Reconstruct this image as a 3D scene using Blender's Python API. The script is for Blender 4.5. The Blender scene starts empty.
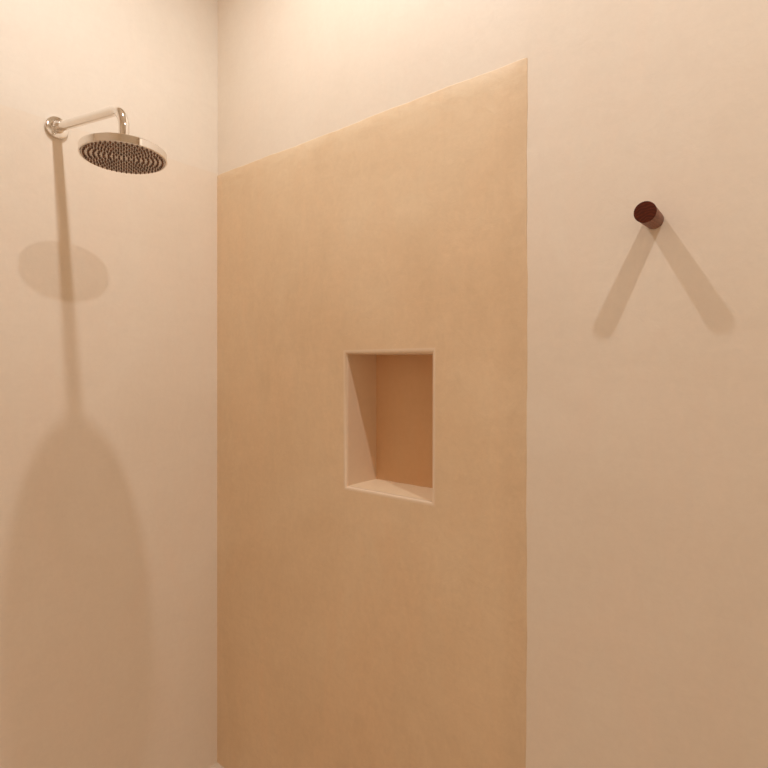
import bpy, bmesh, math, random
from mathutils import Vector, Matrix
random.seed(7)
S = bpy.context.scene
COL = S.collection
PI = math.pi

# ------------------------------------------------------------------ place
CAM = (1.7226, -1.1800, 1.448)      # camera, metres; the corner of the room is x = y = 0, floor z = 0
ZC = CAM[2]
ROOM_X, ROOM_Y, ROOM_Z = 2.95, -1.95, ZC + 1.705
H_SEAM = ZC + 0.7107                # top of the tan plaster
P_X = 1.2009                        # width of the tan plaster
P_T = 0.0016                        # thickness of the tan coat
NX0, NX1 = 0.6416, 0.9412           # niche opening
NZ0, NZ1 = ZC - 0.3486, ZC + 0.0407
ND = 0.137
FIL = 0.011                         # rounded rim of the niche
PEG = (1.4690, ZC + 0.2928)
ARM_Y = -0.5251
HEAD = Vector((0.3722, ARM_Y, ZC + 0.5205))
FLANGE = Vector((0.0, ARM_Y - 0.016, ZC + 0.6930))
LAMPS = ((0.723, -0.576, ZC + 1.672), (2.106, -0.573, ZC + 1.672))

# ------------------------------------------------------------------ helpers
def link(name, bm, mats=(), parent=None, smooth=False, angle=40):
    me = bpy.data.meshes.new(name)
    bmesh.ops.recalc_face_normals(bm, faces=bm.faces)
    bm.to_mesh(me); bm.free()
    for m in (mats if isinstance(mats, (list, tuple)) else (mats,)):
        me.materials.append(m)
    if smooth:
        me.polygons.foreach_set('use_smooth', [True] * len(me.polygons))
        me.set_sharp_from_angle(angle=math.radians(angle))
    o = bpy.data.objects.new(name, me)
    COL.objects.link(o)
    if parent: o.parent = parent
    return o

def structure(o):
    o['kind'] = 'structure'
    return o

def thing(name, label, cat, loc=(0, 0, 0)):
    o = bpy.data.objects.new(name, None)
    o.empty_display_size = .05
    o.location = loc
    COL.objects.link(o)
    o['label'] = label; o['category'] = cat
    return o

def box(bm, a, b):
    v = [bm.verts.new((x, y, z)) for x in (a[0], b[0]) for y in (a[1], b[1]) for z in (a[2], b[2])]
    for f in ((0, 1, 3, 2), (4, 6, 7, 5), (0, 4, 5, 1), (2, 3, 7, 6), (0, 2, 6, 4), (1, 5, 7, 3)):
        bm.faces.new([v[i] for i in f])

def frame_of(d):
    d = d.normalized()
    u = d.orthogonal().normalized()
    return u, d.cross(u)

def lathe(bm, prof, origin, axis, n=48, cap0=False, cap1=False):
    """prof: list of (radius, distance along axis)."""
    axis = Vector(axis).normalized(); u, w = frame_of(axis); o = Vector(origin)
    rings = []
    for r, h in prof:
        if r < 1e-6:
            rings.append([bm.verts.new(o + axis * h)])
        else:
            rings.append([bm.verts.new(o + axis * h + (u * math.cos(2 * PI * i / n) + w * math.sin(2 * PI * i / n)) * r) for i in range(n)])
    for a, b in zip(rings, rings[1:]):
        for i in range(n):
            j = (i + 1) % n
            if len(a) == 1: bm.faces.new((a[0], b[i], b[j]))
            elif len(b) == 1: bm.faces.new((a[i], b[0], a[j]))
            else: bm.faces.new((a[i], b[i], b[j], a[j]))
    if cap0: bm.faces.new(rings[0])
    if cap1: bm.faces.new(rings[-1])

def tube(bm, pts, r, n=28):
    rings = []
    prev = None
    for k, p in enumerate(pts):
        d = (pts[min(k + 1, len(pts) - 1)] - pts[max(k - 1, 0)]).normalized()
        if prev is None: u = d.orthogonal().normalized()
        else: u = (prev - d * prev.dot(d)).normalized()
        prev = u; w = d.cross(u)
        rings.append([bm.verts.new(p + (u * math.cos(2 * PI * i / n) + w * math.sin(2 * PI * i / n)) * r) for i in range(n)])
    for a, b in zip(rings, rings[1:]):
        for i in range(n):
            j = (i + 1) % n
            bm.faces.new((a[i], b[i], b[j], a[j]))
    bm.faces.new(rings[0]); bm.faces.new(rings[-1])

# ------------------------------------------------------------------ materials
class NT:
    def __init__(s, name):
        s.m = bpy.data.materials.new(name); s.m.use_nodes = True
        s.t = s.m.node_tree; s.n = s.t.nodes; s.l = s.t.links
        s.b = s.n['Principled BSDF']
    def add(s, typ, **kw):
        q = s.n.new(typ)
        for k, v in kw.items():
            if k in q.inputs: q.inputs[k].default_value = v
            else: setattr(q, k, v)
        return q
    def mix(s, f, a, b, blend='MIX'):
        q = s.n.new('ShaderNodeMix'); q.data_type = 'RGBA'; q.blend_type = blend
        for i, v in ((0, f), (6, a), (7, b)):
            if isinstance(v, bpy.types.NodeSocket): s.l.new(v, q.inputs[i])
            else: q.inputs[i].default_value = v if i == 0 else (*v, 1)
        return q.outputs[2]
    def noise(s, scale, stretch=(1, 1, 1), detail=5, rough=.6, lo=.35, hi=.65, dist=0.0):
        g = s.add('ShaderNodeNewGeometry')
        mp = s.add('ShaderNodeMapping'); mp.inputs['Scale'].default_value = stretch
        s.l.new(g.outputs['Position'], mp.inputs['Vector'])
        q = s.n.new('ShaderNodeTexNoise')
        q.inputs['Scale'].default_value = scale; q.inputs['Detail'].default_value = detail
        q.inputs['Roughness'].default_value = rough; q.inputs['Distortion'].default_value = dist
        s.l.new(mp.outputs[0], q.inputs['Vector'])
        r = s.add('ShaderNodeMapRange'); r.inputs[1].default_value = lo; r.inputs[2].default_value = hi
        s.l.new(q.outputs['Fac'], r.inputs[0])
        return r.outputs[0]

def plaster(name, light, dark, warm, seam=None, rough=.55, spec=.35, bump=.24, seam_col=None, streak=1.0, band=False):
    """Trowelled lime plaster: broad cloudy tone, trowel streaks, fine grain."""
    t = NT(name)
    c = t.mix(t.noise(2.2, (1, 1, .8), 6, .55, .33, .67, .6), light, dark)
    c = t.mix(t.noise(6, (1, 1, .35), 6, .65, .45, .8, 1.2), c, warm)
    st = t.noise(24, (1.0, 1.0, .45), 5, .7, .42, .82, 1.4)
    st2 = t.noise(22, (.28, .28, 1.0), 5, .7, .45, .85, 1.4)
    c2 = t.mix(.085 * streak, c, tuple(min(1, x * 1.35) for x in light), 'MIX')
    c = t.mix(st, c, c2)
    c = t.mix(st2, c, t.mix(.10 * streak, c, tuple(x * .72 for x in warm)))
    sp = t.noise(140, (1, 1, 1), 3, .6, .66, .80)
    c = t.mix(sp, c, t.mix(.10, c, tuple(x * .35 for x in dark)))
    gr = t.noise(75, (1, 1, .95), 4, .7, .35, .75, .4)
    c = t.mix(gr, c, t.mix(.085 * streak, c, tuple(x * .70 for x in dark)))
    if band:
        g = t.add('ShaderNodeNewGeometry'); sx = t.add('ShaderNodeSeparateXYZ')
        t.l.new(g.outputs['Position'], sx.inputs[0])
        r = t.add('ShaderNodeMapRange', interpolation_type='SMOOTHSTEP'); r.inputs[1].default_value = P_X - .085; r.inputs[2].default_value = P_X - .03
        t.l.new(sx.outputs['X'], r.inputs[0])
        m = t.add('ShaderNodeMath', operation='MULTIPLY'); t.l.new(r.outputs[0], m.inputs[0]); t.l.new(t.noise(20, (1, 1, .8), 6, .75, .30, .70, 1.0), m.inputs[1])
        c = t.mix(m.outputs[0], c, t.mix(.6, c, tuple(x * .90 for x in dark)))
        # paler brushed skirt under the top edge
        r = t.add('ShaderNodeMapRange', interpolation_type='SMOOTHSTEP'); r.inputs[1].default_value = H_SEAM - .16; r.inputs[2].default_value = H_SEAM
        t.l.new(sx.outputs['Z'], r.inputs[0])
        m = t.add('ShaderNodeMath', operation='MULTIPLY'); t.l.new(r.outputs[0], m.inputs[0]); t.l.new(t.noise(11, (.5, 1, 1.6), 6, .75, .42, .72, 1.5), m.inputs[1])
        c = t.mix(m.outputs[0], c, t.mix(.5, c, (.80, .68, .50)))
    if seam is not None:
        g = t.add('ShaderNodeNewGeometry'); sx = t.add('ShaderNodeSeparateXYZ')
        t.l.new(g.outputs['Position'], sx.inputs[0])
        wob = t.noise(7, (1, 1, 1), 3, .5, 0, 1)
        ma = t.add('ShaderNodeMath', operation='MULTIPLY_ADD'); ma.inputs[1].default_value = .010; 
        t.l.new(wob, ma.inputs[0]); t.l.new(sx.outputs['Z'], ma.inputs[2])
        r = t.add('ShaderNodeMapRange'); r.inputs[1].default_value = seam + .003; r.inputs[2].default_value = seam + .0075
        t.l.new(ma.outputs[0], r.inputs[0])
        c = t.mix(r.outputs[0], c, t.mix(1.0, c, seam_col, 'MULTIPLY'))
    t.l.new(c, t.b.inputs['Base Color'])
    t.b.inputs['Roughness'].default_value = rough
    t.b.inputs['Specular IOR Level'].default_value = spec
    bn = t.add('ShaderNodeBump'); bn.inputs['Strength'].default_value = bump; bn.inputs['Distance'].default_value = .004
    t.l.new(t.noise(16, (1, 1, .85), 7, .62, 0, 1, .5), bn.inputs['Height'])
    t.l.new(bn.outputs[0], t.b.inputs['Normal'])
    return t.m

M_WALL = plaster('pink_beige_plaster', (.800, .716, .606), (.765, .672, .556), (.800, .688, .570))
M_LEFT = plaster('pink_beige_plaster_with_seam', (.800, .716, .606), (.765, .672, .556), (.800, .688, .570),
                 seam=H_SEAM, seam_col=(1.0, 1.028, 1.06))
M_TAN = plaster('tan_plaster', (.765, .603, .412), (.700, .520, .333), (.775, .572, .372), bump=.36, streak=1.7, band=True)
M_NICHE_SHADE = plaster('tan_plaster_niche_shade', (.705, .470, .275), (.650, .410, .225), (.715, .445, .245), bump=.25)  # same tan plaster for the niche back, recess shade mixed into its colour
M_RIM = plaster('pale_tan_plaster', (.770, .615, .450), (.74, .58, .42), (.77, .60, .44), bump=.14)
M_SILL = plaster('polished_tan_plaster', (.81, .655, .455), (.76, .58, .375), (.82, .66, .46), rough=.4, bump=.14)
M_CEIL = plaster('white_plaster', (.88, .84, .77), (.86, .82, .75), (.88, .83, .76))
M_FLOOR = plaster('pale_floor_plaster', (.71, .62, .51), (.67, .57, .465), (.71, .61, .50), rough=.45)

def metal(name, col, rough, bump=0):
    t = NT(name)
    c = t.mix(t.noise(60, (1, 1, 1), 3), col, tuple(x * .97 for x in col))
    t.l.new(c, t.b.inputs['Base Color'])
    t.b.inputs['Metallic'].default_value = 1
    r = t.add('ShaderNodeMapRange'); r.inputs[3].default_value = rough; r.inputs[4].default_value = rough * 1.5 + .01
    t.l.new(t.noise(90, (1, 1, 1), 2, .5, .3, .7), r.inputs[0]); t.l.new(r.outputs[0], t.b.inputs['Roughness'])
    return t.m
M_CHROME = metal('polished_chrome', (.86, .83, .79), .05)
M_FACE = metal('satin_chrome', (.60, .54, .49), .24)

def plain(name, a, b, rough, scale=40):
    t = NT(name)
    t.l.new(t.mix(t.noise(scale), a, b), t.b.inputs['Base Color'])
    t.b.inputs['Roughness'].default_value = rough
    return t.m
M_RUBBER = plain('dark_rubber', (.190, .100, .066), (.15, .078, .050), .6, 200)
M_WHITE = plain('white_enamel', (.82, .80, .76), (.80, .78, .74), .4)
M_DOOR = plain('dark_stained_door', (.10, .045, .022), (.07, .03, .016), .45, 6)

def wood(name, a, b, end):
    t = NT(name)
    g = t.add('ShaderNodeNewGeometry'); mp = t.add('ShaderNodeMapping')
    mp.inputs['Location'].default_value = (-PEG[0] - .006, 0, -PEG[1] + .03)
    t.l.new(g.outputs['Position'], mp.inputs['Vector'])
    w = t.n.new('ShaderNodeTexWave')
    if end:
        w.wave_type = 'RINGS'; w.rings_direction = 'Y'; w.inputs['Scale'].default_value = 55
    else:
        w.wave_type = 'BANDS'; w.bands_direction = 'X'; w.inputs['Scale'].default_value = 70
    w.inputs['Distortion'].default_value = 5; w.inputs['Detail'].default_value = 3; w.inputs['Detail Scale'].default_value = 2
    t.l.new(mp.outputs[0], w.inputs['Vector'])
    c = t.mix(w.outputs['Fac'], a, b)
    c = t.mix(t.noise(260, (1, .12, 1) if not end else (.3, 1, 2.2), 4, .7, .4, .8), c, tuple(x * .45 for x in a))
    t.l.new(c, t.b.inputs['Base Color'])
    t.b.inputs['Roughness'].default_value = .5
    t.b.inputs['Specular IOR Level'].default_value = .18 if end else .45
    return t.m
M_WOOD = wood('dark_hardwood', (.27, .105, .060), (.185, .066, .036), False)
M_WOOD_END = wood('dark_hardwood_end_grain', (.120, .021, .006), (.062, .011, .004), True)

# ------------------------------------------------------------------ setting
T = .16
bm = bmesh.new(); box(bm, (-T, ROOM_Y - T, -T), (ROOM_X + T, T + .06, 0))
structure(link('floor', bm, M_FLOOR))
bm = bmesh.new(); box(bm, (-T, ROOM_Y - T, ROOM_Z), (ROOM_X + T, T + .06, ROOM_Z + T))
structure(link('ceiling', bm, M_CEIL))
bm = bmesh.new(); box(bm, (-T, ROOM_Y - T, 0), (0, T + .06, ROOM_Z))
structure(link('wall_left', bm, M_LEFT))
# right wall, with the hole the niche sits in
g = FIL + .006
bm = bmesh.new()
Y1 = T + .06
box(bm, (0, 0, 0), (NX0 - g, Y1, ROOM_Z)); box(bm, (NX1 + g, 0, 0), (ROOM_X, Y1, ROOM_Z))
box(bm, (NX0 - g, 0, 0), (NX1 + g, Y1, NZ0 - g)); box(bm, (NX0 - g, 0, NZ1 + g), (NX1 + g, Y1, ROOM_Z))
box(bm, (NX0 - g, ND + .02, NZ0 - g), (NX1 + g, Y1, NZ1 + g))
structure(link('wall_right', bm, M_WALL))
bm = bmesh.new(); box(bm, (ROOM_X, ROOM_Y - T, 0), (ROOM_X + T, Y1, ROOM_Z))
structure(link('wall_back', bm, M_WALL))
bm = bmesh.new(); box(bm, (0, ROOM_Y - T, 0), (ROOM_X, ROOM_Y, ROOM_Z))
structure(link('wall_near', bm, M_WALL))

# ------------------------------------------------------------------ tan plaster with its niche
panel = thing('plaster_panel', 'tan plaster panel with a recessed niche, beside the corner on the right wall', 'wall panel', (P_X / 2, 0, 0))
def pl(o): # keep world coordinates under the empty
    o.matrix_parent_inverse = Matrix.Translation(-Vector(panel.location)); return o
bm = bmesh.new()
random.seed(3)
def edge_x(z):  # hand trowelled right edge, a hair out of plumb
    return P_X - .004 * (1 - z / H_SEAM) + .0008 * math.sin(z * 9.1) + .0006 * math.sin(z * 31 + 1) + .0005 * math.sin(z * 77)
def edge_z(x):
    return H_SEAM - .008 * (1 - x / P_X) + .0014 * math.sin(x * 8.3 + .4) + .0009 * math.sin(x * 27) + .0006 * math.sin(x * 71)
ox0, ox1, oz0, oz1 = NX0 - FIL, NX1 + FIL, NZ0 - FIL, NZ1 + FIL
xs = [0.0] + [P_X * i / 40 for i in range(1, 40)] + [P_X]
zs = [H_SEAM * i / 60 for i in range(61)]
xs = sorted([x for x in xs if min(abs(x - ox0), abs(x - ox1)) > .012] + [ox0, ox1])
zs = sorted([z for z in zs if min(abs(z - oz0), abs(z - oz1)) > .014] + [oz0, oz1])
def pv(x, z):
    px, pz = x, z
    if x == xs[-1]: px = edge_x(z)
    if z == zs[-1]: pz = edge_z(x)
    return px, pz
V = {}
for i, x in enumerate(xs):
    for k, z in enumerate(zs):
        if ox0 < x < ox1 and oz0 < z < oz1: continue
        px, pz = pv(x, z)
        V[i, k] = bm.verts.new((px, -P_T, pz))
for i in range(len(xs) - 1):
    for k in range(len(zs) - 1):
        cx, cz = (xs[i] + xs[i + 1]) / 2, (zs[k] + zs[k + 1]) / 2
        if ox0 < cx < ox1 and oz0 < cz < oz1: continue
        bm.faces.new((V[i, k], V[i + 1, k], V[i + 1, k + 1], V[i, k + 1]))
# top and right side: softly rounded over into the wall behind
top = [V[i, len(zs) - 1] for i in range(len(xs))]
rgt = [V[len(xs) - 1, k] for k in range(len(zs))]
for row, d in ((top, (0, 0, 1)), (rgt, (1, 0, 0))):
    last = row
    for a in (1, 2, 3):
        ang = a / 3 * PI / 2
        new = [bm.verts.new(v.co + Vector(d) * (math.sin(ang) * P_T) + Vector((0, (1 - math.cos(ang)) * P_T, 0))) for v in row]
        for j in range(len(row) - 1):
            bm.faces.new((last[j], last[j + 1], new[j + 1], new[j]))
        last = new
pl(link('coat', bm, M_TAN, panel, True, 60))

# niche: rim, recess, sill
niche_bm = bmesh.new()
def rect(y, gr):
    k = 1 - gr / FIL      # the opening is hand formed: its head runs a few millimetres out of level
    return [(NX0 - gr, y, NZ0 - gr), (NX1 - .002 * k + gr, y, NZ0 - gr - .001 * k), (NX1 - .002 * k + gr, y, NZ1 - .0052 * k + gr), (NX0 - gr, y, NZ1 - .0012 * k + gr)]
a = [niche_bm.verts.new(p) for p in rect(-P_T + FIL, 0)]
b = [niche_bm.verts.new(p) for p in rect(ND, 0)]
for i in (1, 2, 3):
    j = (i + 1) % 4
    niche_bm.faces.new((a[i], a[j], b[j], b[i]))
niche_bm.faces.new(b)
niche = pl(link('niche', niche_bm, (M_RIM, M_NICHE_SHADE), panel))
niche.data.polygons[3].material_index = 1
niche['label'] = 'recessed rectangular niche'
bm = bmesh.new(); last = None
for s in range(7):
    th = s / 6 * PI / 2
    y = -P_T - .0012 * math.sin(th * 2) + (1 - math.cos(th)) * FIL
    gr = FIL * (1 - math.sin(th))
    if s == 0: gr, y = FIL, -P_T
    ring = [bm.verts.new(p) for p in rect(y, gr)]
    if last:
        for i in range(4):
            j = (i + 1) % 4
            bm.faces.new((last[i], last[j], ring[j], ring[i]))
    last = ring
rim = link('niche_rim', bm, M_RIM, niche, True, 50)
bm = bmesh.new()
n = 14
rows = []
for k in range(5):
    y = -P_T + FIL + (ND + P_T - FIL) * k / 4
    rows.append([bm.verts.new((NX0 + (NX1 - .002 - NX0) * i / n, y, NZ0 - .001 * i / n + .0004 + (0 if k in (0,) else .0007 * math.sin(i * 1.7 + k)))) for i in range(n + 1)])
for r0, r1 in zip(rows, rows[1:]):
    for i in range(n): bm.faces.new((r0[i], r0[i + 1], r1[i + 1], r1[i]))
sill = link('niche_sill', bm, M_SILL, niche, True, 60)

# ------------------------------------------------------------------ shower
shower = thing('wall_shower', 'chrome overhead rain shower on a bent arm fixed high on the left wall', 'shower', FLANGE)
def sh(o):
    o.matrix_parent_inverse = Matrix.Translation(-FLANGE); return o
bm = bmesh.new()
lathe(bm, [(0, .0), (.0305, .0), (.0310, .001), (.0310, .0075), (.0298, .0092), (.0270, .0100), (.0175, .0108), (.0165, .0125), (.0160, .0170), (.0150, .0180), (0, .0180)], FLANGE, (1, 0, 0), 64)
sh(link('wall_flange', bm, M_CHROME, shower, True, 35))
# arm: slopes gently down, then bends straight down into the head
R_ARM = .0126
p0 = FLANGE + Vector((.004, 0, 0))
top_z = ZC + .640
corner = Vector((HEAD.x, HEAD.y, top_z + .006))
d1 = (corner - p0).normalized(); d2 = Vector((0, 0, -1))
rb = .056
ang = d1.angle(d2); tl = rb * math.tan(ang / 2)
A0, A1 = corner - d1 * tl, corner + d2 * tl
nrm = (d2 - d1 * d1.dot(d2)).normalized(); ctr = A0 + nrm * rb
pts = [p0 + (A0 - p0) * t for t in (0, .25, .5, .75)]
for i in range(15):
    f = ang * i / 14
    pts.append(ctr - nrm * (rb * math.cos(f)) + d1 * (rb * math.sin(f)))
pts.append(Vector((HEAD.x, HEAD.y, HEAD.z + .028)))
bm = bmesh.new(); tube(bm, pts, R_ARM, 36)
sh(link('arm', bm, M_CHROME, shower, True, 60))
bm = bmesh.new()
lathe(bm, [(.0126, .046), (.0160, .045), (.0165, .043), (.0165, .026), (.020, .0235), (.023, .0215), (.023, .019)], HEAD, (0, 0, 1), 48)
sh(link('swivel_nut', bm, M_CHROME, shower, True, 35))
RH = .100
TO_CAM = Vector((CAM[0] - HEAD.x, CAM[1] - HEAD.y, 0)).normalized()
AX = (Vector((0, 0, 1)) - TO_CAM * .040).normalized()      # the rose hangs a touch off level
bm = bmesh.new()
lathe(bm, [(.0962, .0030), (.0962, .0006), (.0972, .0), (.0988, .0), (.1000, .0012), (.1000, .0180), (.0988, .0196), (.0960, .0206), (.05, .0228), (0, .0232)], HEAD, AX, 128)
head = sh(link('shower_head', bm, M_CHROME, shower, True, 30))
bm = bmesh.new()
lathe(bm, [(0, .0010), (.0946, .0010), (.0950, .0014), (.0950, .0030), (.0962, .0034)], HEAD, AX, 128)
plate = link('face_plate', bm, M_FACE, head, True, 30)
plate['label'] = 'grey perforated face plate'
# nozzles
NU = (TO_CAM - AX * TO_CAM.dot(AX)).normalized(); NW = AX.cross(NU)
spots = [(0, 0)]
for k, cnt in enumerate((6, 12, 18, 24, 30, 36, 42, 48)):
    r = .0110 * (k + 1) + .0015
    for i in range(cnt):
        th = 2 * PI * (i + .5 * (k % 2)) / cnt
        spots.append((r * math.cos(th), r * math.sin(th)))
spots = [HEAD + NU * a + NW * b + AX * .0006 for a, b in spots]
spots.sort(key=lambda p: (p - Vector(CAM)).length)
def nozzle(bm, o):
    lathe(bm, [(0, -.0046), (.0010, -.0046), (.0015, -.0040), (.0024, -.0002), (.0033, .0004), (.0033, .0014)], o, AX, 12)
bm = bmesh.new(); nozzle(bm, Vector((0, 0, 0)))
noz0 = link('nozzle', bm, M_RUBBER, head, True, 40)
noz0['label'] = 'small dark rubber nozzle'
for q, p in enumerate(spots[:100]):
    o = noz0 if q == 0 else noz0.copy()
    if q: COL.objects.link(o); o.parent = head
    o.location = p
bm = bmesh.new()
for p in spots[100:]: nozzle(bm, p)
rest = link('nozzles', bm, M_RUBBER, head, True, 40); rest['kind'] = 'stuff'

# ------------------------------------------------------------------ wooden peg
PL, PR = .076, .0202
peg = thing('wall_peg', 'short round dark wooden peg sticking out of the right wall', 'wall hook', (PEG[0], 0, PEG[1]))
bm = bmesh.new()
lathe(bm, [(0, 0), (.0172, 0), (.0175, .002), (PR - .0004, PL - .0035), (PR - .0006, PL - .0022)], (0, 0, 0), (0, -1, 0), 64, cap1=True)
link('shaft', bm, M_WOOD, peg, True, 35)
bm = bmesh.new()
lathe(bm, [(PR - .0006, PL - .0022), (PR, PL - .0016), (PR - .0002, PL - .0006), (PR - .0012, PL), (0, PL)], (0, 0, 0), (0, -1, 0), 64, cap0=True)
e = link('end_face', bm, M_WOOD_END, peg, True, 30); e['label'] = 'dark end grain face'

# ------------------------------------------------------------------ lamps
def lamp(k, p, watts):
    d = bpy.data.lights.new('downlight', 'SPOT')
    d.energy = watts; d.color = (1.0, .985, .975); d.shadow_soft_size = .022
    d.spot_size = math.radians(172); d.spot_blend = 1.0
    o = bpy.data.objects.new('downlight_lamp', d); COL.objects.link(o); o.location = p
lamp(0, LAMPS[0], 52); lamp(1, LAMPS[1], 57)
lab = ('round white ceiling downlight nearest the shower wall', 'round white ceiling downlight farther from the shower wall')
for k, p in enumerate(LAMPS):
    t = thing('ceiling_downlight', lab[k], 'ceiling light', (p[0], p[1], ROOM_Z))
    t['group'] = 'ceiling downlights'
    bm = bmesh.new()
    lathe(bm, [(.040, 0), (.040, -.003), (.038, -.005), (.032, -.005), (.030, -.003), (.030, 0)], (0, 0, 0), (0, 0, 1), 48)
    link('trim_ring', bm, M_WHITE, t, True, 30)
    bm = bmesh.new(); lathe(bm, [(.030, -.002), (0, -.002)], (0, 0, 0), (0, 0, 1), 48)
    link('lens', bm, M_WHITE, t)

# ------------------------------------------------------------------ camera, world, view
cd = bpy.data.cameras.new('camera'); cam = bpy.data.objects.new('camera', cd); COL.objects.link(cam)
cam.location = CAM; cam.rotation_euler = (PI / 2, 0, .6731)
cd.sensor_width = 36; cd.lens = 36 * 543.75 / 768; cd.shift_y = -(384 - 367.66) / 768
cd.clip_start = .02
S.camera = cam
w = bpy.data.worlds.new('world'); S.world = w; w.use_nodes = True
w.node_tree.nodes['Background'].inputs['Color'].default_value = (.9, .85, .75, 1)
w.node_tree.nodes['Background'].inputs['Strength'].default_value = .1
S.view_settings.view_transform = 'Standard'; S.view_settings.look = 'None'
S.view_settings.gamma = 1; S.view_settings.use_curve_mapping = False
S.view_settings.exposure = -0.14
S.cycles.max_bounces = 16; S.cycles.diffuse_bounces = 12; S.cycles.glossy_bounces = 8
